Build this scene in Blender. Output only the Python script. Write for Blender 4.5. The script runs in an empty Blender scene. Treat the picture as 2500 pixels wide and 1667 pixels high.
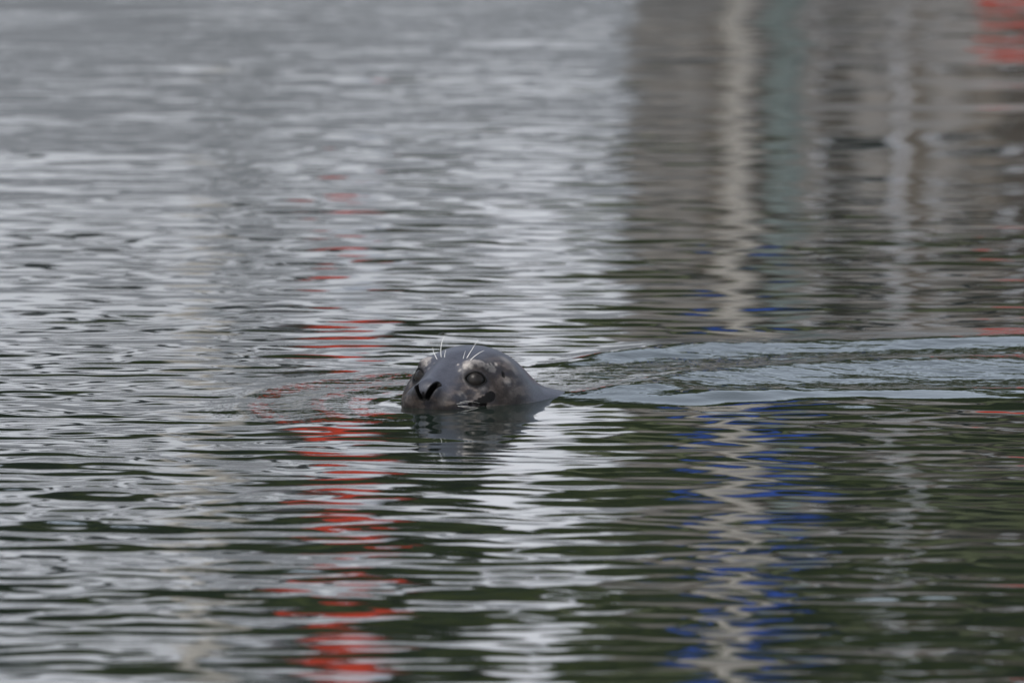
import bpy, bmesh, math, random
import numpy as np
from mathutils import Vector, Matrix

R = math.radians
S = bpy.context.scene
COL = S.collection

# ------------------------------------------------------------------ camera
DIST, DEP = 24.0, 6.0                       # seal distance, depression to the seal
CAM_H = DIST * math.tan(R(DEP))
PXM = 1300.0                                # photo pixels per metre at the seal
slant = math.hypot(DIST, CAM_H)
cam = bpy.data.cameras.new('camera')
cam.sensor_width = 36.0
cam.lens = 36.0 * slant / (2500.0 / PXM)
cam.clip_start, cam.clip_end = 0.5, 5000
dep_c = DEP - math.degrees(math.atan((988 - 833.5) / PXM / slant))
cam_o = bpy.data.objects.new('camera', cam)
COL.objects.link(cam_o)
cam_o.location = (0, -DIST, CAM_H)
cam_o.rotation_euler = (R(90 - dep_c), 0, 0)
cam.dof.use_dof = True
cam.dof.focus_distance = slant - 0.05
cam.dof.aperture_fstop = 7.1
S.camera = cam_o

# ------------------------------------------------------------------ sky, sun, exposure
SUN_EL, SUN_AZ = 52.0, 205.0                # high, behind the camera's left shoulder, veiled by cloud
w = bpy.data.worlds.new('World')
S.world = w
w.use_nodes = True
nt = w.node_tree
bg = nt.nodes['Background']
sky = nt.nodes.new('ShaderNodeTexSky')
sky.sky_type = 'NISHITA'
sky.sun_disc = False
sky.sun_elevation = R(SUN_EL)
sky.sun_rotation = R(SUN_AZ)
sky.air_density = 1.0
sky.dust_density = 3.0
hs = nt.nodes.new('ShaderNodeHueSaturation')
hs.inputs['Saturation'].default_value = 0.5
nt.links.new(sky.outputs[0], hs.inputs['Color'])
nt.links.new(hs.outputs[0], bg.inputs['Color'])
bg.inputs['Strength'].default_value = 0.15

sl = bpy.data.lights.new('sun', 'SUN')
sl.energy = 0.8
sl.angle = R(25)
sl.color = (1.0, 0.97, 0.93)
so = bpy.data.objects.new('sun', sl)
COL.objects.link(so)
az = R(SUN_AZ)
sdir = Vector((math.sin(az) * math.cos(R(SUN_EL)), math.cos(az) * math.cos(R(SUN_EL)), math.sin(R(SUN_EL))))
so.rotation_euler = (-sdir).to_track_quat('-Z', 'Y').to_euler()
so.location = sdir * 60

vs = S.view_settings
vs.view_transform = 'Standard'
vs.look = 'None'
vs.gamma = 1.0
vs.use_curve_mapping = False
vs.exposure = 0.78
S.render.engine = 'CYCLES'
S.cycles.use_denoising = True
S.cycles.max_bounces = 6
S.cycles.caustics_reflective = False
S.cycles.sample_clamp_indirect = 6.0

# ------------------------------------------------------------------ helpers
def mat(name, col, rough=0.6, var=0.0, scale=4.0, bump=0.0, bscale=30.0, stretch=(1, 1, 1), metallic=0.0, col2=None):
    m = bpy.data.materials.new(name)
    m.use_nodes = True
    n, l = m.node_tree.nodes, m.node_tree.links
    b = n['Principled BSDF']
    b.inputs['Roughness'].default_value = rough
    b.inputs['Metallic'].default_value = metallic
    tc = n.new('ShaderNodeTexCoord')
    mp = n.new('ShaderNodeMapping')
    mp.inputs['Scale'].default_value = stretch
    l.new(tc.outputs['Object'], mp.inputs['Vector'])
    nz = n.new('ShaderNodeTexNoise')
    nz.inputs['Scale'].default_value = scale
    nz.inputs['Detail'].default_value = 6
    l.new(mp.outputs[0], nz.inputs['Vector'])
    mx = n.new('ShaderNodeMix')
    mx.data_type = 'RGBA'
    c2 = col2 if col2 else tuple(c * (1 - var) for c in col)
    mx.inputs[6].default_value = (*col, 1)
    mx.inputs[7].default_value = (*c2, 1)
    rp = n.new('ShaderNodeMapRange')
    rp.inputs[1].default_value = 0.35
    rp.inputs[2].default_value = 0.65
    l.new(nz.outputs[0], rp.inputs[0])
    l.new(rp.outputs[0], mx.inputs[0])
    l.new(mx.outputs[2], b.inputs['Base Color'])
    if bump:
        nb = n.new('ShaderNodeTexNoise')
        nb.inputs['Scale'].default_value = bscale
        l.new(mp.outputs[0], nb.inputs['Vector'])
        bp = n.new('ShaderNodeBump')
        bp.inputs['Strength'].default_value = 0.5
        bp.inputs['Distance'].default_value = bump
        l.new(nb.outputs[0], bp.inputs['Height'])
        l.new(bp.outputs[0], b.inputs['Normal'])
    return m


def tag(o, label=None, cat=None, group=None, kind=None):
    if label: o['label'] = label
    if cat: o['category'] = cat
    if group: o['group'] = group
    if kind: o['kind'] = kind
    return o


def empty(name, loc=(0, 0, 0), rz=0.0):
    o = bpy.data.objects.new(name, None)
    o.location = loc
    o.rotation_euler = (0, 0, rz)
    COL.objects.link(o)
    return o


def link_mesh(name, me, m, parent=None, smooth=False):
    if m: me.materials.append(m)
    if smooth:
        me.polygons.foreach_set('use_smooth', np.ones(len(me.polygons), bool))
    o = bpy.data.objects.new(name, me)
    COL.objects.link(o)
    if parent: o.parent = parent
    return o


def build(name, bm, m, parent=None, smooth=False):
    bmesh.ops.recalc_face_normals(bm, faces=bm.faces)
    me = bpy.data.meshes.new(name)
    bm.to_mesh(me)
    bm.free()
    return link_mesh(name, me, m, parent, smooth)


def np_mesh(name, co, faces):
    me = bpy.data.meshes.new(name)
    k = faces.shape[1]
    me.vertices.add(len(co))
    me.vertices.foreach_set('co', np.ascontiguousarray(co, np.float32).ravel())
    me.loops.add(faces.size)
    me.loops.foreach_set('vertex_index', np.ascontiguousarray(faces, np.int32).ravel())
    me.polygons.add(len(faces))
    me.polygons.foreach_set('loop_start', np.arange(0, faces.size, k, dtype=np.int32))
    me.update(calc_edges=True)
    return me


def box(bm, x0, x1, y0, y1, z0, z1, bev=0.0, taper=1.0):
    cx, cy = (x0 + x1) / 2, (y0 + y1) / 2
    v = []
    for z, t in ((z0, 1.0), (z1, taper)):
        for x, y in ((x0, y0), (x1, y0), (x1, y1), (x0, y1)):
            v.append(bm.verts.new((cx + (x - cx) * t, cy + (y - cy) * t, z)))
    fs = [bm.faces.new([v[i] for i in q]) for q in ((0, 3, 2, 1), (4, 5, 6, 7), (0, 1, 5, 4), (1, 2, 6, 5), (2, 3, 7, 6), (3, 0, 4, 7))]
    if bev:
        es = list({e for f in fs for e in f.edges})
        bmesh.ops.bevel(bm, geom=es, offset=bev, segments=2, affect='EDGES', profile=0.5)
    return bm


def B(*a, **k):
    return box(bmesh.new(), *a, **k)


def tube(bm, pts, rad, seg=8):
    pts = [Vector(p) for p in pts]
    rs = rad if isinstance(rad, (list, tuple)) else [rad] * len(pts)
    rings = []
    for i, p in enumerate(pts):
        t = (pts[min(i + 1, len(pts) - 1)] - pts[max(i - 1, 0)]).normalized()
        a = t.orthogonal().normalized() if not rings else (a - t * a.dot(t)).normalized()
        b = t.cross(a)
        rings.append([bm.verts.new(p + (a * math.cos(q) + b * math.sin(q)) * rs[i])
                      for q in (2 * math.pi * k / seg for k in range(seg))])
    for r0, r1 in zip(rings, rings[1:]):
        for k in range(seg):
            bm.faces.new((r0[k], r0[(k + 1) % seg], r1[(k + 1) % seg], r1[k]))
    bm.faces.new(list(reversed(rings[0])))
    bm.faces.new(rings[-1])
    return bm


def T(*a, **k):
    return tube(bmesh.new(), *a, **k)


def sstep(a, b, x):
    t = np.clip((x - a) / (b - a), 0, 1)
    return t * t * (3 - 2 * t)


def hash3(i, j, k):
    n = (i * 374761393 + j * 668265263 + k * 1274126177) & 0x7fffffff
    n = ((n ^ (n >> 13)) * 1274126177) & 0x7fffffff
    return ((n ^ (n >> 16)) & 0xffff) / 65535.0


def vnoise(p, scale, seed=0):
    q = np.asarray(p, np.float64) * scale + 100.0 + seed * 17.31
    i = np.floor(q).astype(np.int64)
    f = q - i
    f = f * f * (3 - 2 * f)
    r = 0
    for dx in (0, 1):
        for dy in (0, 1):
            for dz in (0, 1):
                wgt = (f[:, 0] if dx else 1 - f[:, 0]) * (f[:, 1] if dy else 1 - f[:, 1]) * (f[:, 2] if dz else 1 - f[:, 2])
                r = r + wgt * hash3(i[:, 0] + dx, i[:, 1] + dy, i[:, 2] + dz)
    return r


def fbm(p, scale, seed=0, octv=4):
    r, a, t = 0, 1.0, 0
    for o in range(octv):
        r = r + a * vnoise(p, scale * 2 ** o, seed + o)
        t += a
        a *= 0.5
    return r / t


# ------------------------------------------------------------------ seal placement frame
YAW = 30.0                                   # head turned this far from facing the viewer
SX, SY = (1096 - 1250) / PXM, 0.0            # the point between the eyes
HF = np.array([-math.sin(R(YAW)), -math.cos(R(YAW)), 0.0])      # head forward
HL = np.array([math.cos(R(YAW)), -math.sin(R(YAW)), 0.0])       # head left
HZ = np.array([0, 0, 1.0])
HEAD = np.stack([HF, HL, HZ])                # world = origin + p_head @ HEAD
BACK = np.array([0.88, 0.47])
BACK = BACK / np.linalg.norm(BACK)           # the wake trails this way
LAT = np.array([-BACK[1], BACK[0]])

# ------------------------------------------------------------------ water
def axis(lo, hi, step, out_lo, out_hi, grow):
    core = np.arange(lo, hi + step / 2, step)
    def outward(limit, start):
        r, d, p = [], step, 0.0
        while p < limit:
            d *= grow
            p += d
            r.append(p)
        return np.array(r)
    a = core[0] - outward(out_lo, 0)[::-1]
    b = core[-1] + outward(out_hi, 0)
    return np.concatenate([a, core, b])


xs = axis(-1.95, 1.95, 0.015, 250, 250, 1.13)
ys = axis(-5.6, 12.4, 0.0105, 180, 60, 1.10)
X, Y = np.meshgrid(xs, ys)
X = X.ravel().astype(np.float32)
Y = Y.ravel().astype(np.float32)
rng = np.random.default_rng(7)
fade = (1 - sstep(1.95, 3.2, np.abs(X))) * (1 - sstep(12.4, 14.5, Y)) * sstep(-7.0, -5.6, Y)


def waves(n, l0, l1, slope, spread, main=math.pi / 2):
    """sum of sine ripples; slope = rms slope in degrees"""
    h = np.zeros_like(X)
    for i in range(n):
        lam = math.exp(rng.uniform(math.log(l0), math.log(l1)))
        th = main + rng.normal(0, spread)
        k = 2 * math.pi / lam
        a = math.tan(R(slope)) / k * math.sqrt(2.0 / n)
        h += np.float32(a) * np.sin(np.float32(k * math.cos(th)) * X + np.float32(k * math.sin(th)) * Y + np.float32(rng.uniform(0, 6.28)))
    return h


dx, dy = X - SX, Y - SY
aa = dx * BACK[0] + dy * BACK[1]             # metres behind the head along the wake
bb = dx * LAT[0] + dy * LAT[1]               # metres to the side
rr = np.hypot(dx, dy)
# calmer water inside the wake, ripples broken by the bow wave
calm = np.exp(-((bb) / (0.12 + 0.30 * np.clip(aa, 0, 9))) ** 2) * sstep(-0.05, 0.3, aa)
near = np.exp(-(rr / 0.42) ** 2)
P2 = np.stack([X * 0.35, Y * 0.16, np.zeros_like(X)], 1)
env = 0.22 + 1.7 * sstep(0.28, 0.72, fbm(P2, 2.6, 3, 3))
front = np.exp(-((X - SX - 0.05) / 0.26) ** 2 - ((Y + 0.60) / 0.75) ** 2)
env = env * np.interp(Y, (-5, 0, 2, 6, 12), (1.15, 1.05, 0.9, 0.65, 0.55)).astype(np.float32)
keep = env * (1 - 0.6 * calm) * (1 - 0.45 * near) * (1 - 0.45 * front)
H = waves(14, 0.9, 2.4, 0.19, 0.9)
H += waves(26, 0.35, 0.9, 0.22, 0.9)
H += waves(50, 0.16, 0.42, 0.38, 0.6) * keep
H += waves(90, 0.062, 0.16, 0.52, 0.46) * keep
H *= fade

# wake: crests trailing away behind the neck, each an irregular ridge
wobx = np.stack([X * 1.6, Y * 2.2, X * 0], 1)
wob = fbm(wobx, 1.0, 11, 3) - 0.5
wob2 = fbm(wobx, 2.3, 31, 3) - 0.5
for pts, amp, wf, wb, x_on in (
        (((0.02, 0.60), (0.12, 0.80), (0.28, 0.96), (0.53, 1.06), (0.78, 1.13), (1.0, 1.19), (2.0, 1.40), (4, 1.8)), 0.0165, 0.095, 0.13, 0.03),
        (((0.10, 0.12), (0.22, 0.26), (0.40, 0.43), (0.55, 0.58), (0.75, 0.68), (1.0, 0.76), (2.0, 1.0), (4, 1.4)), 0.0260, 0.21, 0.14, 0.10),
        (((0.10, 0.03), (0.35, 0.07), (0.54, 0.20), (0.75, 0.22), (1.0, 0.24), (2.0, 0.30), (4, .5)), 0.0135, 0.085, 0.09, 0.16),
        (((0.3, -0.06), (0.6, 0.00), (1.0, 0.03), (2.0, 0.02), (4, 0.0)), 0.0030, 0.06, 0.08, 0.40)):
    yc = np.interp(X, [p[0] for p in pts], [p[1] for p in pts]) + 0.10 * wob
    d = Y - yc
    wd = np.where(d < 0, wf, wb) * (1 + 0.6 * wob2)
    H += amp * sstep(x_on, x_on + 0.22, X) * np.exp(-(X.clip(0)) / 2.5) * (1 + 0.6 * wob2) * np.exp(-(d / wd) ** 2) * fade
H += 0.012 * np.exp(-((X - 0.17) / 0.14) ** 2 - ((Y - 0.16) / 0.11) ** 2) * fade
# short broken chop inside the wake
mid = np.interp(X, (0.0, 0.5, 1.0, 4), (0.35, 0.62, 0.70, 0.9))
hal = np.interp(X, (0.0, 0.3, 1.0, 4), (0.30, 0.50, 0.50, 0.8))
inw = np.exp(-((Y - mid) / hal) ** 4) * sstep(-0.05, 0.2, X) * (0.4 + 1.2 * fbm(wobx, 1.4, 51, 3))
H += waves(70, 0.035, 0.09, 3.0, 0.8) * inw * fade
# bow ring pushed ahead of the muzzle: smooth swell with short ripples riding on it
bx, by = SX - 0.03, SY - 0.03
rb = np.hypot(X - bx, (Y - by) * 0.62)
ahead = sstep(0.10, -0.06, X - SX) * sstep(-0.30, 0.0, Y - SY + 0.12)
H += 0.0035 * np.exp(-((rb - 0.115) / 0.04) ** 2) * fade
H += 0.0060 * ahead * np.exp(-((rb - 0.22) / 0.075) ** 2) * fade
H += 0.0040 * ahead * np.exp(-((rb - 0.36) / 0.05) ** 2) * fade
H += waves(60, 0.03, 0.06, 1.7, 0.9) * ahead * np.exp(-((rb - 0.26) / 0.10) ** 2) * fade

nx, ny = len(xs), len(ys)
idx = np.arange(nx * ny, dtype=np.int32).reshape(ny, nx)
quads = np.stack([idx[:-1, :-1], idx[:-1, 1:], idx[1:, 1:], idx[1:, :-1]], -1).reshape(-1, 4)
wm = bpy.data.materials.new('harbour_water')
wm.use_nodes = True
n, l = wm.node_tree.nodes, wm.node_tree.links
b = n['Principled BSDF']
b.inputs['Base Color'].default_value = (0.012, 0.018, 0.014, 1)
b.inputs['Roughness'].default_value = 0.03
b.inputs['IOR'].default_value = 1.333
tc = n.new('ShaderNodeTexCoord')
mp = n.new('ShaderNodeMapping')
mp.inputs['Scale'].default_value = (0.55, 1.0, 1.0)
l.new(tc.outputs['Object'], mp.inputs[0])
nz = n.new('ShaderNodeTexNoise')
nz.inputs['Scale'].default_value = 16
nz.inputs['Detail'].default_value = 2.5
nz.inputs['Roughness'].default_value = 0.45
l.new(mp.outputs[0], nz.inputs['Vector'])
bp = n.new('ShaderNodeBump')
bp.inputs['Strength'].default_value = 1.0
bp.inputs['Distance'].default_value = 0.0002
l.new(nz.outputs[0], bp.inputs['Height'])
nf = n.new('ShaderNodeTexNoise'); nf.inputs['Scale'].default_value = 55; nf.inputs['Detail'].default_value = 2
mf = n.new('ShaderNodeMapping'); mf.inputs['Scale'].default_value = (0.7, 1.0, 1.0); mf.inputs['Rotation'].default_value = (0, 0, R(-24))
l.new(tc.outputs['Object'], mf.inputs[0]); l.new(mf.outputs[0], nf.inputs['Vector'])
ac = n.new('ShaderNodeAttribute'); ac.attribute_name = 'chop'
b2 = n.new('ShaderNodeBump'); b2.inputs['Distance'].default_value = 0.0011
l.new(ac.outputs['Fac'], b2.inputs['Strength']); l.new(nf.outputs[0], b2.inputs['Height']); l.new(bp.outputs[0], b2.inputs['Normal'])
n3_ = n.new('ShaderNodeTexNoise'); n3_.inputs['Scale'].default_value = 6; n3_.inputs['Detail'].default_value = 3
l.new(mp.outputs[0], n3_.inputs['Vector'])
af = n.new('ShaderNodeAttribute'); af.attribute_name = 'open_ripple'
b3 = n.new('ShaderNodeBump'); b3.inputs['Distance'].default_value = 0.006
l.new(af.outputs['Fac'], b3.inputs['Strength']); l.new(n3_.outputs[0], b3.inputs['Height']); l.new(b2.outputs[0], b3.inputs['Normal'])
l.new(b3.outputs[0], b.inputs['Normal'])
water = link_mesh('water', np_mesh('water', np.stack([X, Y, H], 1), quads), wm, smooth=True)
chop = np.clip(inw * 1.0 + ahead * np.exp(-((rb - 0.27) / 0.13) ** 2), 0, 1) * fade
ca = water.data.attributes.new('chop', 'FLOAT', 'POINT')
ca.data.foreach_set('value', chop.astype(np.float32))
ca = water.data.attributes.new('open_ripple', 'FLOAT', 'POINT')
ca.data.foreach_set('value', (1 - fade).astype(np.float32))
tag(water, 'grey green rippled harbour water with a wake spreading across it', 'water', kind='structure')

# ------------------------------------------------------------------ the seal
def ell(p, c, r):
    q = p - np.array(c, np.float32)
    r = np.array(r, np.float32)
    k0 = np.sqrt(((q / r) ** 2).sum(-1)) + 1e-9
    k1 = np.sqrt(((q / (r * r)) ** 2).sum(-1)) + 1e-9
    return k0 * (k0 - 1) / k1


def cap(p, a, b_, ra, rb_):
    a = np.array(a, np.float32); b_ = np.array(b_, np.float32)
    ba = b_ - a
    t = np.clip(((p - a) @ ba) / (ba @ ba), 0, 1)
    return np.sqrt((((p - a) - t[..., None] * ba) ** 2).sum(-1)) - (ra + (rb_ - ra) * t)


def smin(a, b_, k):
    h = np.clip(0.5 + 0.5 * (b_ - a) / k, 0, 1)
    return b_ + (a - b_) * h - k * h * (1 - h)


def smax(a, b_, k):
    return -smin(-a, -b_, k)


EYE = {}
for s in (1, -1):
    d = np.array([0.76, 0.56 * s, 0.30]); d /= np.linalg.norm(d)
    u = np.cross([0, 0, 1.0], d); u /= np.linalg.norm(u)     # points to the outer side for s=+1
    v = np.cross(d, u)
    tl = R(-8) * s                                           # outer corner a little lower
    u, v = u * math.cos(tl) + v * math.sin(tl), v * math.cos(tl) - u * math.sin(tl)
    EYE[s] = dict(c=np.array([-0.001, 0.055 if s > 0 else -0.0495, 0.0475]), d=d, u=u, v=v)
ER = 0.0225
AW, AH = 0.0185, 0.0118
AR = (AW ** 2 + AH ** 2) / (2 * AH)


def almond(p, s):
    e = EYE[s]
    q = p - e['c']
    U, V, Wd = q @ e['u'], q @ e['v'], q @ e['d']
    c = AR - AH
    return np.maximum(np.hypot(U, V + c) - AR, np.hypot(U, V - c) - AR), Wd


NOS = {s: (np.array([0.0905, 0.0200 * s, 0.0450]), np.array([0.0950, 0.0060 * s, 0.0200])) for s in (1, -1)}


def nostril(p, s):
    r = 9.0
    for k in range(4):
        o = np.array([-0.005 * k, 0.0008 * s * k, 0.001 * k])
        r = np.minimum(r, cap(p, NOS[s][0] + o, NOS[s][1] + o, 0.0047, 0.0036))
    return r


def seal_base(p):
    f = ell(p, (-0.078, 0.0, 0.018), (0.120, 0.108, 0.0875))
    f = smin(f, cap(p, (-0.125, 0.030, -0.061), (-0.42, 0.215, -0.160), 0.104, 0.112), 0.05)
    f = smin(f, cap(p, (-0.42, 0.215, -0.170), (-0.95, 0.54, -0.27), 0.125, 0.16), 0.08)
    f = smin(f, ell(p, (0.028, 0, 0.010), (0.060, 0.056, 0.044)), 0.035)
    f = smin(f, cap(p, (-0.03, 0, 0.062), (0.066, 0, 0.037), 0.026, 0.018), 0.022)
    for s in (1, -1):
        f = smin(f, ell(p, (0.050, 0.033 * s, 0.006), (0.037, 0.031, 0.029)), 0.016)
        f = smin(f, ell(p, (-0.03, 0.068 * s, -0.004), (0.055, 0.042, 0.044)), 0.03)
        f = smin(f, ell(p, (-0.016, 0.046 * s, 0.073), (0.025, 0.024, 0.012)), 0.018)
    f = smin(f, ell(p, (0.079, 0, 0.033), (0.017, 0.029, 0.0195)), 0.014)
    f = smin(f, ell(p, (0.03, 0, -0.03), (0.05, 0.045, 0.03)), 0.02)
    return f


def seal_sdf(p):
    f = seal_base(p)
    for s in (1, -1):
        e = EYE[s]
        # shallow hollow round the eye, lids bulging over the ball, almond opening
        f = smax(f, -(np.sqrt(((p - (e['c'] + e['d'] * 0.040 + e['u'] * s * -0.006)) ** 2).sum(-1)) - 0.0195), 0.020)
        f = smin(f, np.sqrt(((p - e['c']) ** 2).sum(-1)) - (ER + 0.0022), 0.007)
        a2, wd = almond(p, s)
        f = smax(f, -np.maximum(a2, 0.009 - wd), 0.0025)
        # nostril
        f = smax(f, -nostril(p, s), 0.0035)
        # folds of the lids
        f = f + 0.0005 * np.exp(-((a2 - 0.0078) / 0.0016) ** 2) * (wd > 0.004)
        # mouth line running back to the cheek
        f = smax(f, -cap(p, (0.036, 0.076 * s, -0.004), (0.004, 0.092 * s, 0.009), 0.002, 0.0025), 0.006)
    f = smax(f, -cap(p, (0.097, 0, 0.030), (0.092, 0, 0.000), 0.0012, 0.0012), 0.005)
    for s in (1, -1):
        f = smax(f, -cap(p, EAR[s] + EUP[s] * 0.006, EAR[s] - EUP[s] * 0.005, 0.0026, 0.0018), 0.004)
    return f


# view ray helper: the point of the head seen at a photo pixel
UPV = np.array([0, math.sin(R(DEP)), math.cos(R(DEP))])
FWD = np.array([0, math.cos(R(DEP)), -math.sin(R(DEP))])


def on_head(px, py, f=seal_base):
    o = (px - 1096) / PXM * np.array([1.0, 0, 0]) + (988 - py) / PXM * UPV - FWD * 0.6
    oh, dh = HEAD @ o, HEAD @ FWD
    t = 0.0
    for _ in range(200):
        q = oh + dh * t
        d_ = float(f(q[None])[0])
        if abs(d_) < 2e-4: break
        t += 0.8 * d_
        if t > 1.5: return None
    return oh + dh * t


e1 = on_head(1229, 914)
EAR = {1: e1, -1: e1 * np.array([1, -1, 1])}
EUP = {1: np.array([-0.25, 0.0, 1.0]), -1: np.array([-0.25, 0.0, 1.0])}


def surface_nets(F, org, h):
    neg = F < 0
    c = [neg[i:F.shape[0] - 1 + i, j:F.shape[1] - 1 + j, k:F.shape[2] - 1 + k] for i in (0, 1) for j in (0, 1) for k in (0, 1)]
    cnt = np.zeros(c[0].shape, np.int8)
    for a in c: cnt += a
    I = np.argwhere((cnt > 0) & (cnt < 8))
    off = np.array([(i, j, k) for i in (0, 1) for j in (0, 1) for k in (0, 1)])
    vals = np.stack([F[I[:, 0] + o[0], I[:, 1] + o[1], I[:, 2] + o[2]] for o in off], 1)
    pos = np.zeros((len(I), 3)); num = np.zeros(len(I))
    for a in range(8):
        for b_ in range(a + 1, 8):
            if np.abs(off[a] - off[b_]).sum() != 1: continue
            va, vb = vals[:, a], vals[:, b_]
            m = (va < 0) != (vb < 0)
            t = np.where(m, va / np.where(m, va - vb, 1), 0)
            pos += m[:, None] * (off[a] + t[:, None] * (off[b_] - off[a]))
            num += m
    co = org + h * (I + pos / num[:, None])
    cid = -np.ones(cnt.shape, np.int32)
    cid[I[:, 0], I[:, 1], I[:, 2]] = np.arange(len(I))
    faces = []
    for ax in range(3):
        sl0 = [slice(None)] * 3; sl1 = [slice(None)] * 3
        sl0[ax] = slice(0, -1); sl1[ax] = slice(1, None)
        a0, a1 = neg[tuple(sl0)], neg[tuple(sl1)]
        E = np.argwhere(a0 != a1)
        u_, v_ = (ax + 1) % 3, (ax + 2) % 3
        ok = (E[:, u_] > 0) & (E[:, v_] > 0) & (E[:, u_] < F.shape[u_] - 1) & (E[:, v_] < F.shape[v_] - 1)
        E = E[ok]
        q = []
        for du, dv in ((-1, -1), (0, -1), (0, 0), (-1, 0)):
            g = E.copy()
            g[:, u_] += du; g[:, v_] += dv
            q.append(cid[g[:, 0], g[:, 1], g[:, 2]])
        q = np.stack(q, 1)
        flip = ~a0[E[:, 0], E[:, 1], E[:, 2]]
        q[flip] = q[flip][:, ::-1]
        faces.append(q)
    return co, np.concatenate(faces)


hgrid = 0.0016
lo = np.array([-0.36, -0.135, -0.05]); hi = np.array([0.115, 0.27, 0.125])
gx, gy, gz = [np.arange(lo[i], hi[i], hgrid, dtype=np.float32) for i in range(3)]
F = np.empty((len(gx), len(gy), len(gz)), np.float32)
for i in range(0, len(gx), 16):
    g = np.stack(np.meshgrid(gx[i:i + 16], gy, gz, indexing='ij'), -1)
    F[i:i + 16] = seal_sdf(g)
# close the body off below the water
F = np.maximum(F, np.maximum(-0.045 - gz[None, None, :], (-0.352 - gx)[:, None, None]))
co, quads = surface_nets(F, lo, hgrid)
# relax the vertices a little, keep them on the surface
for _ in range(2):
    acc = np.zeros_like(co); num = np.zeros(len(co))
    for a in range(4):
        for b_ in ((a + 1) % 4, (a + 3) % 4):
            np.add.at(acc, quads[:, a], co[quads[:, b_]]); np.add.at(num, quads[:, a], 1)
    co = 0.5 * co + 0.5 * acc / num[:, None]


def blob(q, px, py, r, k=1.0):
    c = on_head(px, py)
    return np.exp(-((np.sqrt(((q - c) ** 2).sum(1))) / r) ** 2) * k


n1 = fbm(co, 60, 1, 4)
n2 = fbm(co, 160, 5, 3)
n3 = fbm(co * np.array([1, 1, 0.6]), 38, 9, 4)
col = np.empty((len(co), 3))
dark = np.array([0.040, 0.043, 0.056])
col[:] = dark * (0.75 + 0.5 * n1)[:, None]
brown = np.array([0.026, 0.0205, 0.0175])
pale = np.array([0.36, 0.33, 0.30])
black = np.array([0.006, 0.006, 0.006])


def lay(c, m):
    global col
    m = np.clip(m, 0, 1)[:, None]
    col = col * (1 - m) + c * m


n4b = fbm(co * np.array([0.4, 0.7, 1.0]), 210, 25, 2)
# brown grey face and sides, mottled
side = sstep(0.026, 0.062, np.abs(co[:, 1])) * sstep(0.105, 0.070, co[:, 2]) * sstep(-0.13, -0.05, co[:, 0])
pad = sstep(0.042, 0.018, co[:, 2]) * sstep(0.0, 0.04, co[:, 0])
lay(brown, np.maximum(side, pad) * (0.45 + 0.8 * n1))
# pale patches over each eye and towards the ear
for (px, py, r, k) in ((1150, 884, 0.016, 1.2), (1170, 886, 0.014, 1.0), (1140, 892, 0.010, .9), (1200, 898, 0.013, 1.0), (1186, 893, 0.010, .8), (1212, 890, 0.009, .7), (1122, 905, 0.007, .6), (1118, 890, 0.006, .5)):
    m = blob(co, px, py, r, k)
    m = np.maximum(m, 0.9 * blob(co * np.array([1, -1, 1]), px, py, r, k))
    lay(pale, sstep(0.30, 0.62, m * (0.05 + 1.2 * n2 + 0.6 * (n4b - 0.3))) * 0.60)
for (px, py, r, k) in ((1130, 965, 0.016, .5), (1204, 955, 0.013, .45), (1238, 930, 0.014, .7), (1180, 945, 0.014, .5), (1245, 960, 0.016, .5), (1235, 880, .02, .5), (1255, 900, .02, .5)):
    m = blob(co, px, py, r, k)
    m = np.maximum(m, blob(co * np.array([1, -1, 1]), px, py, r, k))
    lay(pale * 0.7, sstep(0.25, 0.6, m * (0.2 + 1.6 * n3)) * 0.55)
# fur lying back along the head: dark and light streaks on the face
n4 = fbm(co * np.array([0.35, 0.6, 1.0]), 110, 15, 3)
lay(dark * 0.35, sstep(0.50, 0.66, n4) * np.maximum(side, pad) * 0.7)
lay(brown * 3.6, sstep(0.50, 0.66, 1 - n4) * np.maximum(side, pad) * 0.5)
# dark bag over and round the eyes, dark jaw towards the water
for (px, py, r, k) in ((1165, 905, .016, .9), (1140, 920, .012, .7), (1196, 925, .016, .6), (1215, 950, .022, .8), (1240, 965, .02, .7), (1225, 975, .02, .8), (1075, 988, .02, .6), (1010, 985, .02, .6), (1262, 975, .02, .6)):
    m = blob(co, px, py, r, k)
    m = np.maximum(m, 0.9 * blob(co * np.array([1, -1, 1]), px, py, r, k))
    lay(brown * 0.55, m * (0.45 + 0.9 * n2))
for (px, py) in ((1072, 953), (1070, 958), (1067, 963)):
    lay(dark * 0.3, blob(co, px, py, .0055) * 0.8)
# dark flecks
lay(dark * 0.5, sstep(0.56, 0.70, n3) * np.maximum(side, 0.35) * 0.8)
# black mouth-corner patch, fold shade painted into the coat; then bare black skin
for (px, py, r) in ((1194, 970, 0.0105), (1184, 975, 0.0095), (1200, 965, 0.0085), (1174, 980, .0085), (1162, 984, .007), (1148, 987, .006)):
    lay(black * .6, sstep(0.32, 0.52, blob(co, px, py, r) * (0.35 + 1.2 * n4b)))
for s in (1, -1):
    a2, wd = almond(co, s)
    lay(dark * 0.45, sstep(0.011, 0.002, a2) * (wd > 0) * 0.55)
    lay(black, sstep(0.0056, 0.0026, a2) * (wd > 0))
    lay(black * .5, sstep(0.0034, 0.0014, nostril(co, s)))
    lay(black, sstep(0.003, 0.001, cap(co, EAR[s] + EUP[s] * 0.006, EAR[s] - EUP[s] * 0.005, 0.0026, 0.0018)))
lay(black, sstep(0.003, 0.0012, cap(co, (0.097, 0, 0.030), (0.092, 0, 0.0), 0.0012, 0.0012)) * 0.9)

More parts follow.
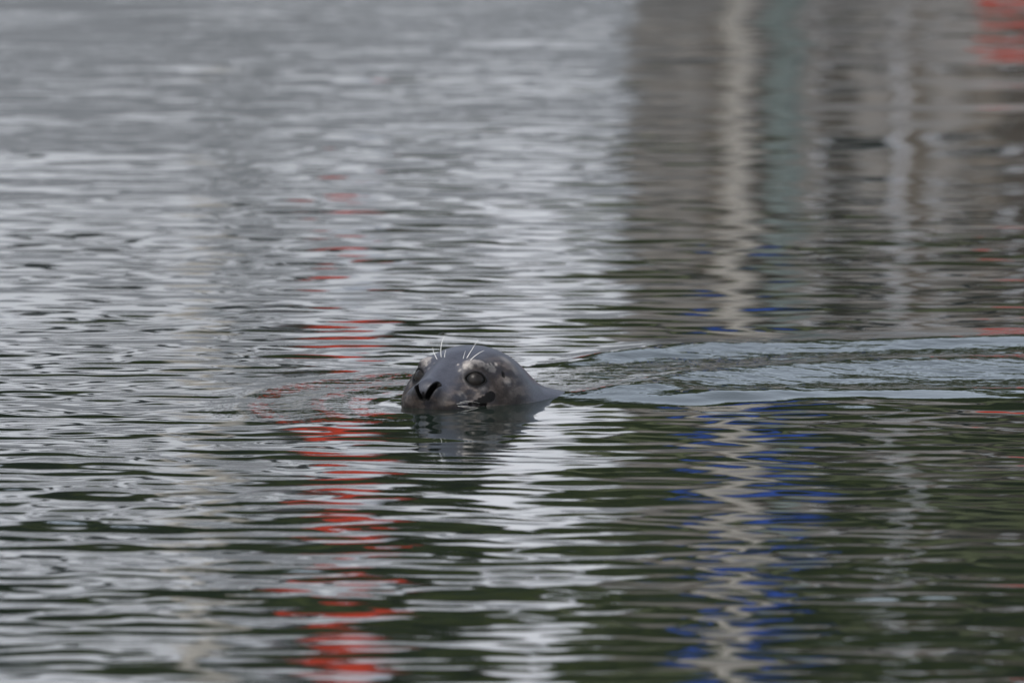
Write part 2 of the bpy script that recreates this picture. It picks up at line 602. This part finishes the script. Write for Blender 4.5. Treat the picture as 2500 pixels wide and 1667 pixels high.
# smooth wet crown and nape, drier rougher face
wet = 0.40 + 0.20 * np.clip(np.maximum(side, pad), 0, 1)
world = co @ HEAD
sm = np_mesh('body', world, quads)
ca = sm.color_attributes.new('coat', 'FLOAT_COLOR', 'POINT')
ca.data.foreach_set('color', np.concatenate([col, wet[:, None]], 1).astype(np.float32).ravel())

fm = bpy.data.materials.new('wet_fur')
fm.use_nodes = True
n, l = fm.node_tree.nodes, fm.node_tree.links
b = n['Principled BSDF']
at = n.new('ShaderNodeAttribute'); at.attribute_name = 'coat'
tc = n.new('ShaderNodeTexCoord')
mp = n.new('ShaderNodeMapping'); mp.inputs['Scale'].default_value = (1, 1, 0.45)
l.new(tc.outputs['Object'], mp.inputs[0])
nz = n.new('ShaderNodeTexNoise'); nz.inputs['Scale'].default_value = 420; nz.inputs['Detail'].default_value = 3
l.new(mp.outputs[0], nz.inputs['Vector'])
rp = n.new('ShaderNodeMapRange'); rp.inputs[1].default_value = .3; rp.inputs[2].default_value = .7; rp.inputs[3].default_value = .72; rp.inputs[4].default_value = 1.28
l.new(nz.outputs[0], rp.inputs[0])
mu = n.new('ShaderNodeVectorMath'); mu.operation = 'SCALE'
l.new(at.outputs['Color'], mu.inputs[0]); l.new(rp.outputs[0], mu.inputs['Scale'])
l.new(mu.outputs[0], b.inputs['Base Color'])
l.new(at.outputs['Alpha'], b.inputs['Roughness'])
sp = n.new('ShaderNodeMapRange')
sp.inputs[1].default_value = 0.006; sp.inputs[2].default_value = 0.045; sp.inputs[3].default_value = 0.06; sp.inputs[4].default_value = 0.42
l.new(at.outputs['Color'], sp.inputs[0]); l.new(sp.outputs[0], b.inputs['Specular IOR Level'])
b.inputs['Coat Weight'].default_value = 0.05
b.inputs['Coat Roughness'].default_value = 0.2
bp = n.new('ShaderNodeBump'); bp.inputs['Strength'].default_value = 0.5; bp.inputs['Distance'].default_value = 0.0009
l.new(nz.outputs[0], bp.inputs['Height']); l.new(bp.outputs[0], b.inputs['Normal'])

seal = empty('seal', (SX, SY, 0))
tag(seal, 'wet dark grey seal swimming with only its head and nape above the water', 'seal')
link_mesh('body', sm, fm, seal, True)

em = mat('eye_rim', (0.004, 0.004, 0.004), 0.3)
im = mat('iris', (0.014, 0.012, 0.011), 0.22, 0.5, 90)
for m_ in (em, im): m_.node_tree.nodes['Principled BSDF'].inputs['Specular IOR Level'].default_value = 0.15
wk = mat('whisker', (0.8, 0.79, 0.75), 0.4)
for s in (1, -1):
    bm = bmesh.new()
    bmesh.ops.create_uvsphere(bm, u_segments=64, v_segments=48, radius=ER)
    for v in bm.verts: v.co += Vector((EYE[s]['c'] @ HEAD).tolist())
    o = build('eye', bm, em, seal, True)
    o.data.materials.append(im)
    d_ = Vector((EYE[s]['d'] @ HEAD).tolist()); c_ = Vector((EYE[s]['c'] @ HEAD).tolist())
    for f in o.data.polygons:
        if (Vector(f.center) - c_).normalized().dot(d_) > math.cos(0.62): f.material_index = 1


def to_img(px, py, depth_like):
    """point of the head frame seen at this pixel, as far from the viewer as depth_like"""
    o = (px - 1096) / PXM * np.array([1.0, 0, 0]) + (988 - py) / PXM * UPV
    base = HEAD.T @ depth_like
    o = o + FWD * (base @ FWD)
    return HEAD @ o


def whisker(px0, py0, mid, tip, r0=0.0007, lean=0.0):
    p0 = on_head(px0, py0)
    if p0 is None: return
    p0 = p0 - (p0 - np.array([-0.05, 0, 0.0])) * 0.02
    p1, p2 = to_img(*mid, p0 + np.array([lean * .5, 0, 0])), to_img(*tip, p0 + np.array([lean, 0, 0]))
    pts = []
    for t in np.linspace(0, 1, 9):
        q = (1 - t) ** 2 * p0 + 2 * t * (1 - t) * (2 * p1 - 0.5 * p0 - 0.5 * p2) + t * t * p2
        pts.append((q @ HEAD).tolist())
    build('whisker', T(pts, [r0 * (1 - 0.75 * t) for t in np.linspace(0, 1, 9)], seg=6), wk, seal, True)


Z = lambda x, y: (900 + x / 3.92, 780 + y / 3.92)
whisker(*Z(655, 378), Z(628, 325), Z(612, 265))
whisker(*Z(692, 362), Z(694, 250), Z(730, 150))
whisker(*Z(722, 362), Z(731, 320), Z(740, 285), 0.0005)
whisker(*Z(903, 375), Z(915, 335), Z(928, 298), 0.0005)
whisker(*Z(935, 370), Z(990, 285), Z(1050, 190))
whisker(*Z(968, 388), Z(1035, 335), Z(1108, 295))
whisker(*Z(862, 797), Z(955, 782), Z(1060, 798), 0.00025)
whisker(*Z(820, 808), Z(900, 800), Z(980, 786), 0.00025)
whisker(*Z(870, 825), Z(980, 835), Z(1105, 858), 0.00025)
whisker(*Z(830, 820), Z(920, 838), Z(1010, 850), 0.00025)

# ------------------------------------------------------------------ what the water mirrors: the far side of the harbour
M = dict(
    white=mat('white_paint', (0.74, 0.77, 0.82), 0.45, 0.12, 1.2, stretch=(1, 1, .25)),
    hullgrey=mat('pale_grey_hull_paint', (0.25, 0.265, 0.29), 0.45, 0.2, 0.8, stretch=(1, 1, .3)),
    red=mat('red_paint', (0.62, 0.045, 0.018), 0.45, 0.25, 2.0),
    black=mat('black_paint', (0.015, 0.015, 0.016), 0.5),
    glass=mat('dark_window', (0.012, 0.014, 0.016), 0.08),
    blue=mat('blue_sailcloth', (0.002, 0.060, 0.42), 0.7, 0.3, 3.0, 0.02, 8),
    beige=mat('varnished_spar', (0.50, 0.47, 0.42), 0.6, 0.25, 3.0, stretch=(1, 1, .1)),
    teal=mat('faded_teal_paint', (0.26, 0.32, 0.31), 0.6, 0.55, 3.0),
    darkteal=mat('dark_green_paint', (0.02, 0.035, 0.035), 0.5, 0.3),
    plank=mat('weathered_plank', (0.19, 0.165, 0.14), 0.85, 0.5, 2.5, 0.01, 20, stretch=(1, 1, .15)),
    concrete=mat('quay_concrete', (0.36, 0.355, 0.35), 0.9, 0.45, 0.9, 0.01, 12),
    moss=mat('mossy_roof', (0.075, 0.085, 0.04), 0.95, 0.4, 1.5, 0.02, 10),
    bark=mat('bark', (0.07, 0.055, 0.042), 0.9, 0.4, 6.0, 0.02, 20),
    hill=mat('undergrowth', (0.062, 0.068, 0.018), 0.95, 0.5, 0.25, 0.3, 1.2),
    plank_dark=mat('tarred_plank', (0.085, 0.072, 0.062), 0.85, 0.5, 2.5, 0.01, 20, stretch=(1, 1, .15)),
    plank_pale=mat('silvered_plank', (0.27, 0.25, 0.23), 0.85, 0.5, 2.5, 0.01, 20, stretch=(1, 1, .15)),
    metal=mat('galvanised', (0.45, 0.46, 0.47), 0.45, 0.2),
)


def hull(name, m, parent, x0, x1, y0, y1, z0, z1, bow_left=True, n=22, sheer=0.5):
    """lofted hull between x0 (left end) and x1 (right end); pointed bow on one end"""
    bm = bmesh.new()
    rings = []
    cy, hw = (y0 + y1) / 2, (y1 - y0) / 2
    for i in range(n):
        t = i / (n - 1)
        q = t if bow_left else 1 - t
        wd = hw * min(1.0, 0.02 + 1.0 * math.sin(min(1, q / 0.4) * math.pi / 2) ** 0.8)
        top = z1 + sheer * max(0, 1 - q / 0.4) ** 2
        x = x0 + (x1 - x0) * t
        ring = []
        for (fy, fz) in ((-1, 1), (-0.98, .6), (-0.9, .3), (-0.6, .08), (0, 0), (0.6, .08), (0.9, .3), (0.98, .6), (1, 1)):
            ring.append(bm.verts.new((x, cy + fy * wd, z0 + (top - z0) * fz)))
        rings.append(ring)
    for a, b_ in zip(rings, rings[1:]):
        for k in range(8):
            bm.faces.new((a[k], b_[k], b_[k + 1], a[k + 1]))
    for a, b_ in zip(rings, rings[1:]):
        bm.faces.new((a[0], a[8], b_[8], b_[0]))
    bm.faces.new(rings[0]); bm.faces.new(list(reversed(rings[-1])))
    return build(name, bm, m, parent)


# -- white ship broadside, its stern at x = 0.65
sx0, sx1, sy = -27.0, 0.65, 46.0
ship = tag(empty('moored_ship', (0, 0, 0)), 'white ship with dark windows and a red funnel mirrored in the water', 'ship')
hull('hull', M['hullgrey'], ship, sx0, sx1, sy, sy + 6.4, -1.2, 3.75)
build('rub_rail', B(sx0 + 11, sx1 + .02, sy - .06, sy + .03, 2.6, 2.76, .01), M['white'], ship)
build('deckhouse', B(-17, 0.6, sy + .12, sy + 6.0, 3.752, 4.75, .04), M['white'], ship)
build('wheelhouse', B(-16, -0.88, sy + .5, sy + 5.4, 4.752, 5.72, .03), M['white'], ship)
build('upper_bridge', B(-16, -1.35, sy + .7, sy + 5.2, 5.722, 6.75, .03), M['white'], ship)
build('roof', B(-16.2, -1.25, sy + .5, sy + 5.4, 6.752, 6.83, .02), M['hullgrey'], ship)


def ship_window(x0, x1, y, z0, z1):
    wn = build('window', B(x0, x1, y - .02, y + .04, z0, z1, .01), M['glass'], ship)
    for a in (x0 - .045, x1 + .002):
        build('frame', B(a, a + .043, y - .035, y + .03, z0 - .04, z1 + .04), M['white'], wn)
    build('sill', B(x0, x1, y - .04, y + .03, z0 - .05, z0 - .003), M['white'], wn)


for k in range(6):
    ship_window(-1.72 - k * 1.9, -1.30 - k * 1.9, sy + .12, 4.12, 4.40)
for k in range(12):
    x1 = -0.95 - k * 0.98
    ship_window(x1 - .86, x1, sy + .5, 4.84, 5.62)
for k in range(5):
    ship_window(-3.6 - k * 2.6, -2.9 - k * 2.6, sy + .7, 6.15, 6.4)
build('funnel_casing', B(-1.18, -0.74, sy + 1.1, sy + 2.5, 5.0, 5.80, .05), M['white'], ship)
fn = build('funnel', B(-1.16, -0.76, sy + 1.2, sy + 2.4, 5.802, 7.35, .12, .97), M['red'], ship)
build('cap', B(-1.14, -0.78, sy + 1.25, sy + 2.35, 7.352, 7.55, .05), M['black'], fn)
ms = build('mast_house', B(-.22, .40, sy + 1.0, sy + 2.4, 4.752, 6.3, .04, .30), M['white'], ship)
build('mast', T([(.13, sy + 1.7, 6.3), (.13, sy + 1.7, 9.5)], [.06, .03]), M['white'], ship)
build('derrick_post', T([(-1.70, sy + .3, 4.6), (-1.70, sy + .3, 8.0)], [.09, .07]), M['beige'], ship)
for k in range(7):
    x = 0.5 - k * 0.28 if k < 3 else -0.5
    if k < 3:
        build('stanchion', T([(x, sy + .2, 4.6), (x, sy + .2, 5.2)], .018, seg=6), M['white'], ship)
build('handrail', T([(.55, sy + .2, 5.2), (-.62, sy + .2, 5.2)], .02, seg=6), M['white'], ship)

# -- quay and boathouse on the right
qx0 = 0.9
quay = build('quay', B(-60, 60, 53.2, 60.5, -2.0, 3.6, .04), M['concrete'])
tag(quay, kind='structure')
house = tag(empty('boathouse', (0, 0, 0)), 'weathered plank boathouse with a mossy roof on the quay', 'building')
hx0, hx1, hy = 0.5, 11.5, 53.9
build('wall', B(hx0, hx1, hy + .06, hy + 5.2, 3.602, 6.25), M['plank'], house)
pk = B(-.105, .105, 0, .05, 3.604, 6.24, .008)
PM = []
for mk in ('plank', 'plank_dark', 'plank_pale'):
    pmesh = bpy.data.meshes.new('plank'); pk.to_mesh(pmesh); pmesh.materials.append(M[mk]); PM.append(pmesh)
pk.free()
prn = random.Random(3)
x = hx0 + .11
while x < hx1 - .1:
    if not (3.6 < x < 4.9):
        o = bpy.data.objects.new('plank', prn.choice((PM[0], PM[0], PM[1], PM[1], PM[2]))); COL.objects.link(o)
        o.parent = house; o.location = (x, hy + random.Random(int(x * 99)).uniform(0, .012), 0)
    x += .226
dr = build('door', B(3.5, 5.0, hy - .01, hy + .058, 3.604, 5.7, .01), M['darkteal'], house)
for x1 in (1.9, 2.6):
    wn = build('window', B(x1, x1 + .42, hy - .02, hy - .004, 4.5, 5.2), M['glass'], house)
    for a in (x1 - .05, x1 + .422):
        build('frame', B(a, a + .048, hy - .035, hy - .003, 4.45, 5.25), M['white'], wn)
    build('sill', B(x1 - .06, x1 + .48, hy - .07, hy - .003, 4.40, 4.448), M['white'], wn)
bm = bmesh.new()
v = [bm.verts.new(c) for c in ((hx0 - .3, hy - .4, 6.1), (hx1 + .3, hy - .4, 6.1), (hx1 + .3, hy + 2.6, 7.1), (hx0 - .3, hy + 2.6, 7.1), (hx1 + .3, hy + 5.6, 6.1), (hx0 - .3, hy + 5.6, 6.1))]
v2 = [bm.verts.new(a.co + Vector((0, 0, .12))) for a in v]
for q in ((0, 1, 2, 3), (3, 2, 4, 5)):
    bm.faces.new([v[i] for i in q]); bm.faces.new([v2[i] for i in q])
for a, b_ in ((0, 1), (1, 2), (2, 4), (4, 5), (5, 3), (3, 0)):
    bm.faces.new((v[a], v[b_], v2[b_], v2[a]))
build('roof', bm, M['moss'], house)
tag(build('mooring_post', T([(1.66, 52.4, -1.5), (1.62, 52.4, 5.0)], [.12, .10]), M['teal']),
    'faded teal mooring post standing against the quay', 'post')
fp = tag(empty('flagpole', (2.35, 53.4, 3.6)), 'slender white flagpole on the quay edge', 'flagpole')
build('pole', T([(0, 0, 0), (0, 0, 5.0)], [.02, .012]), M['white'], fp)
build('base', B(-.12, .12, -.12, .12, 0, .06, .01), M['metal'], fp)

# -- sailing boat with a pale spar and a blue sail bunched on it
sb = tag(empty('sailing_boat', (0, 0, 0)), 'grey sailing boat with pale wooden mast and bunched blue sail', 'boat')
hull('hull', M['hullgrey'], sb, 0.85, 7.4, 47.2, 49.4, -.5, .95, bow_left=True, sheer=.25)
build('cabin', B(3.4, 5.6, 47.7, 48.9, .952, 1.5, .08, .92), M['hullgrey'], sb)
build('mast', T([(1.27, 48.3, .9), (1.27, 48.3, 5.0), (1.28, 48.3, 10.5)], [.085, .08, .05], seg=12), M['beige'], sb)
for pts, rad in (([(1.14, 48.45, 5.9), (1.08, 48.45, 6.3), (1.10, 48.45, 6.7), (1.05, 48.45, 7.3), (1.10, 48.45, 7.9)], [.02, .06, .05, .07, .04]),
                 ([(1.38, 48.5, 6.25), (1.48, 48.5, 6.5), (1.52, 48.5, 7.1), (1.46, 48.5, 7.4), (1.34, 48.5, 8.0)], [.03, .14, .20, .14, .05])):
    bm = T(pts, rad, seg=12)
    build('sail', bm, M['blue'], sb, True)

# -- red workboat whose bow just enters from the right
rbt = tag(empty('workboat', (0, 0, 0)), 'red workboat with a dark green wheelhouse by the quay', 'boat')
hull('hull', M['red'], rbt, 2.72, 14.0, 49.0, 52.6, -.8, 2.7, bow_left=True, sheer=.12)
build('wheelhouse', B(4.6, 8.2, 49.9, 51.9, 2.702, 4.5, .06), M['darkteal'], rbt)
for k in range(3):
    build('window', B(4.9 + k * 1.05, 5.7 + k * 1.05, 49.87, 49.93, 3.5, 4.2, .01), M['glass'], rbt)

# ------------------------------------------------------------------ hill and trees
hx = np.linspace(-180, 180, 61); hyv = np.linspace(60, 330, 46)
HX, HY = np.meshgrid(hx, hyv)
pp = np.stack([HX.ravel(), HY.ravel(), HX.ravel() * 0], 1)
HH = 3.4 + 0.26 * (HY.ravel() - 60) * sstep(60, 75, HY.ravel()) + 6 * (fbm(pp, 0.03, 4, 3) - 0.5) * sstep(62, 90, HY.ravel())
HH = np.where(HY.ravel() > 190, np.minimum(HH, 2.9 + 0.26 * 130 + 6 * (fbm(pp, .03, 8, 3) - .5)), HH)
idx = np.arange(len(pp)).reshape(HX.shape)
hq = np.stack([idx[:-1, :-1], idx[:-1, 1:], idx[1:, 1:], idx[1:, :-1]], -1).reshape(-1, 4)
tag(link_mesh('hill', np_mesh('hill', np.stack([pp[:, 0], pp[:, 1], HH], 1), hq), M['hill'], smooth=True), kind='structure')
LEAF = [mat('leaf_olive', (0.12, 0.118, 0.018), 0.7, 0.5, 1.5), mat('leaf_green', (0.062, 0.078, 0.013), 0.7, 0.5, 1.5), mat('needle_dark', (0.030, 0.042, 0.013), 0.75, 0.4, 1.5)]


for m_ in LEAF + [M['hill'], M['moss'], M['glass'], M['plank'], M['plank_dark'], M['red']]: m_.node_tree.nodes['Principled BSDF'].inputs['Specular IOR Level'].default_value = 0.1


def crown_mesh(name, kind, rnd, h, r):
    pts = []
    if kind == 2:                            # conifer: drooping tiers
        for _ in range(2600):
            t = rnd.random() ** 0.8
            z = h * (0.12 + 0.88 * t)
            rad = r * (1 - t) * (0.75 + 0.25 * math.sin(z * 5.5)) * math.sqrt(rnd.random()) + .05
            a = rnd.uniform(0, 6.283)
            pts.append((rad * math.cos(a), rad * math.sin(a), z - rad * .25))
    else:
        cl = []
        for _ in range(26):
            u = Vector((rnd.gauss(0, 1), rnd.gauss(0, 1), rnd.gauss(0, 1))).normalized() * rnd.random() ** .4
            cl.append((u.x * r * .8, u.y * r * .8, h * .62 + u.z * h * .34, r * rnd.uniform(.22, .42)))
        for _ in range(3000):
            c = rnd.choice(cl)
            u = Vector((rnd.gauss(0, 1), rnd.gauss(0, 1), rnd.gauss(0, .8))).normalized() * c[3] * rnd.random() ** .35
            pts.append((c[0] + u.x, c[1] + u.y, c[2] + u.z))
    V, Fc = [], []
    for p in pts:
        s = rnd.uniform(.10, .22) * (h / 9)
        a = Vector((rnd.gauss(0, 1), rnd.gauss(0, 1), rnd.gauss(0, .6))).normalized()
        b_ = a.orthogonal().normalized()
        q = Vector(p)
        i = len(V)
        V += [q + a * s, q + b_ * s * .6, q - a * s, q - b_ * s * .6]
        Fc.append((i, i + 1, i + 2, i + 3))
    me = bpy.data.meshes.new(name)
    me.from_pydata([tuple(v) for v in V], [], Fc)
    me.materials.append(LEAF[kind])
    return me


PROTO = []
rnd = random.Random(5)
for kind, h, r in ((0, 9, 3.4), (1, 10, 3.6), (2, 13, 2.8), (1, 7.5, 3.0), (0, 7, 2.8)):
    cm = crown_mesh('crown', kind, rnd, h, r)
    bm = T([(0, 0, -.4), (.08, .05, h * .3), (0.02, -.06, h * .6), (0, 0, h * .92)], [.26, .2, .13, .03])
    for k in range(5):
        a = k * 1.3
        z0 = h * (.3 + .08 * k)
        tube(bm, [(0, 0, z0), (math.cos(a) * r * .35, math.sin(a) * r * .35, z0 + h * .1), (math.cos(a) * r * .65, math.sin(a) * r * .65, z0 + h * .16)], [.09, .06, .02], 6)
    tm = bpy.data.meshes.new('trunk'); bm.to_mesh(tm); bm.free(); tm.materials.append(M['bark'])
    PROTO.append((cm, tm, kind))
TL = ['olive leaved tree on the slope behind the harbour', 'green broad crowned tree on the slope behind the harbour', 'dark conifer on the slope behind the harbour']
rnd = random.Random(21)
spots = []
for row, (ty, step) in enumerate(((65, 4.6), (71, 5.0), (79, 5.6), (89, 6.2), (101, 7.5), (116, 8.5))):
    nrow = 9 + row
    for k in range(nrow):
        spots.append(((k - (nrow - 1) / 2) * step + rnd.uniform(-1.3, 1.3), ty + rnd.uniform(-2, 2)))
for (tx, ty) in spots:
    i = int(np.argmin((pp[:, 0] - tx) ** 2 + (pp[:, 1] - ty) ** 2))
    cm, tm, kind = PROTO[rnd.choice((1, 2, 2, 3, 2, 1) if tx < -1.5 else (0, 0, 1, 1, 2, 3, 4))]
    o = empty('hillside_tree', (tx, ty, float(HH[i]) - .5), rnd.uniform(0, 6.28))
    s = rnd.uniform(.8, 1.2)
    o.scale = (s, s, s)
    tag(o, TL[kind], 'tree', ['olive leaved trees', 'green broad crowned trees', 'dark conifers'][kind])
    for nm, me in (('trunk', tm), ('crown', cm)):
        c = bpy.data.objects.new(nm, me); COL.objects.link(c); c.parent = o
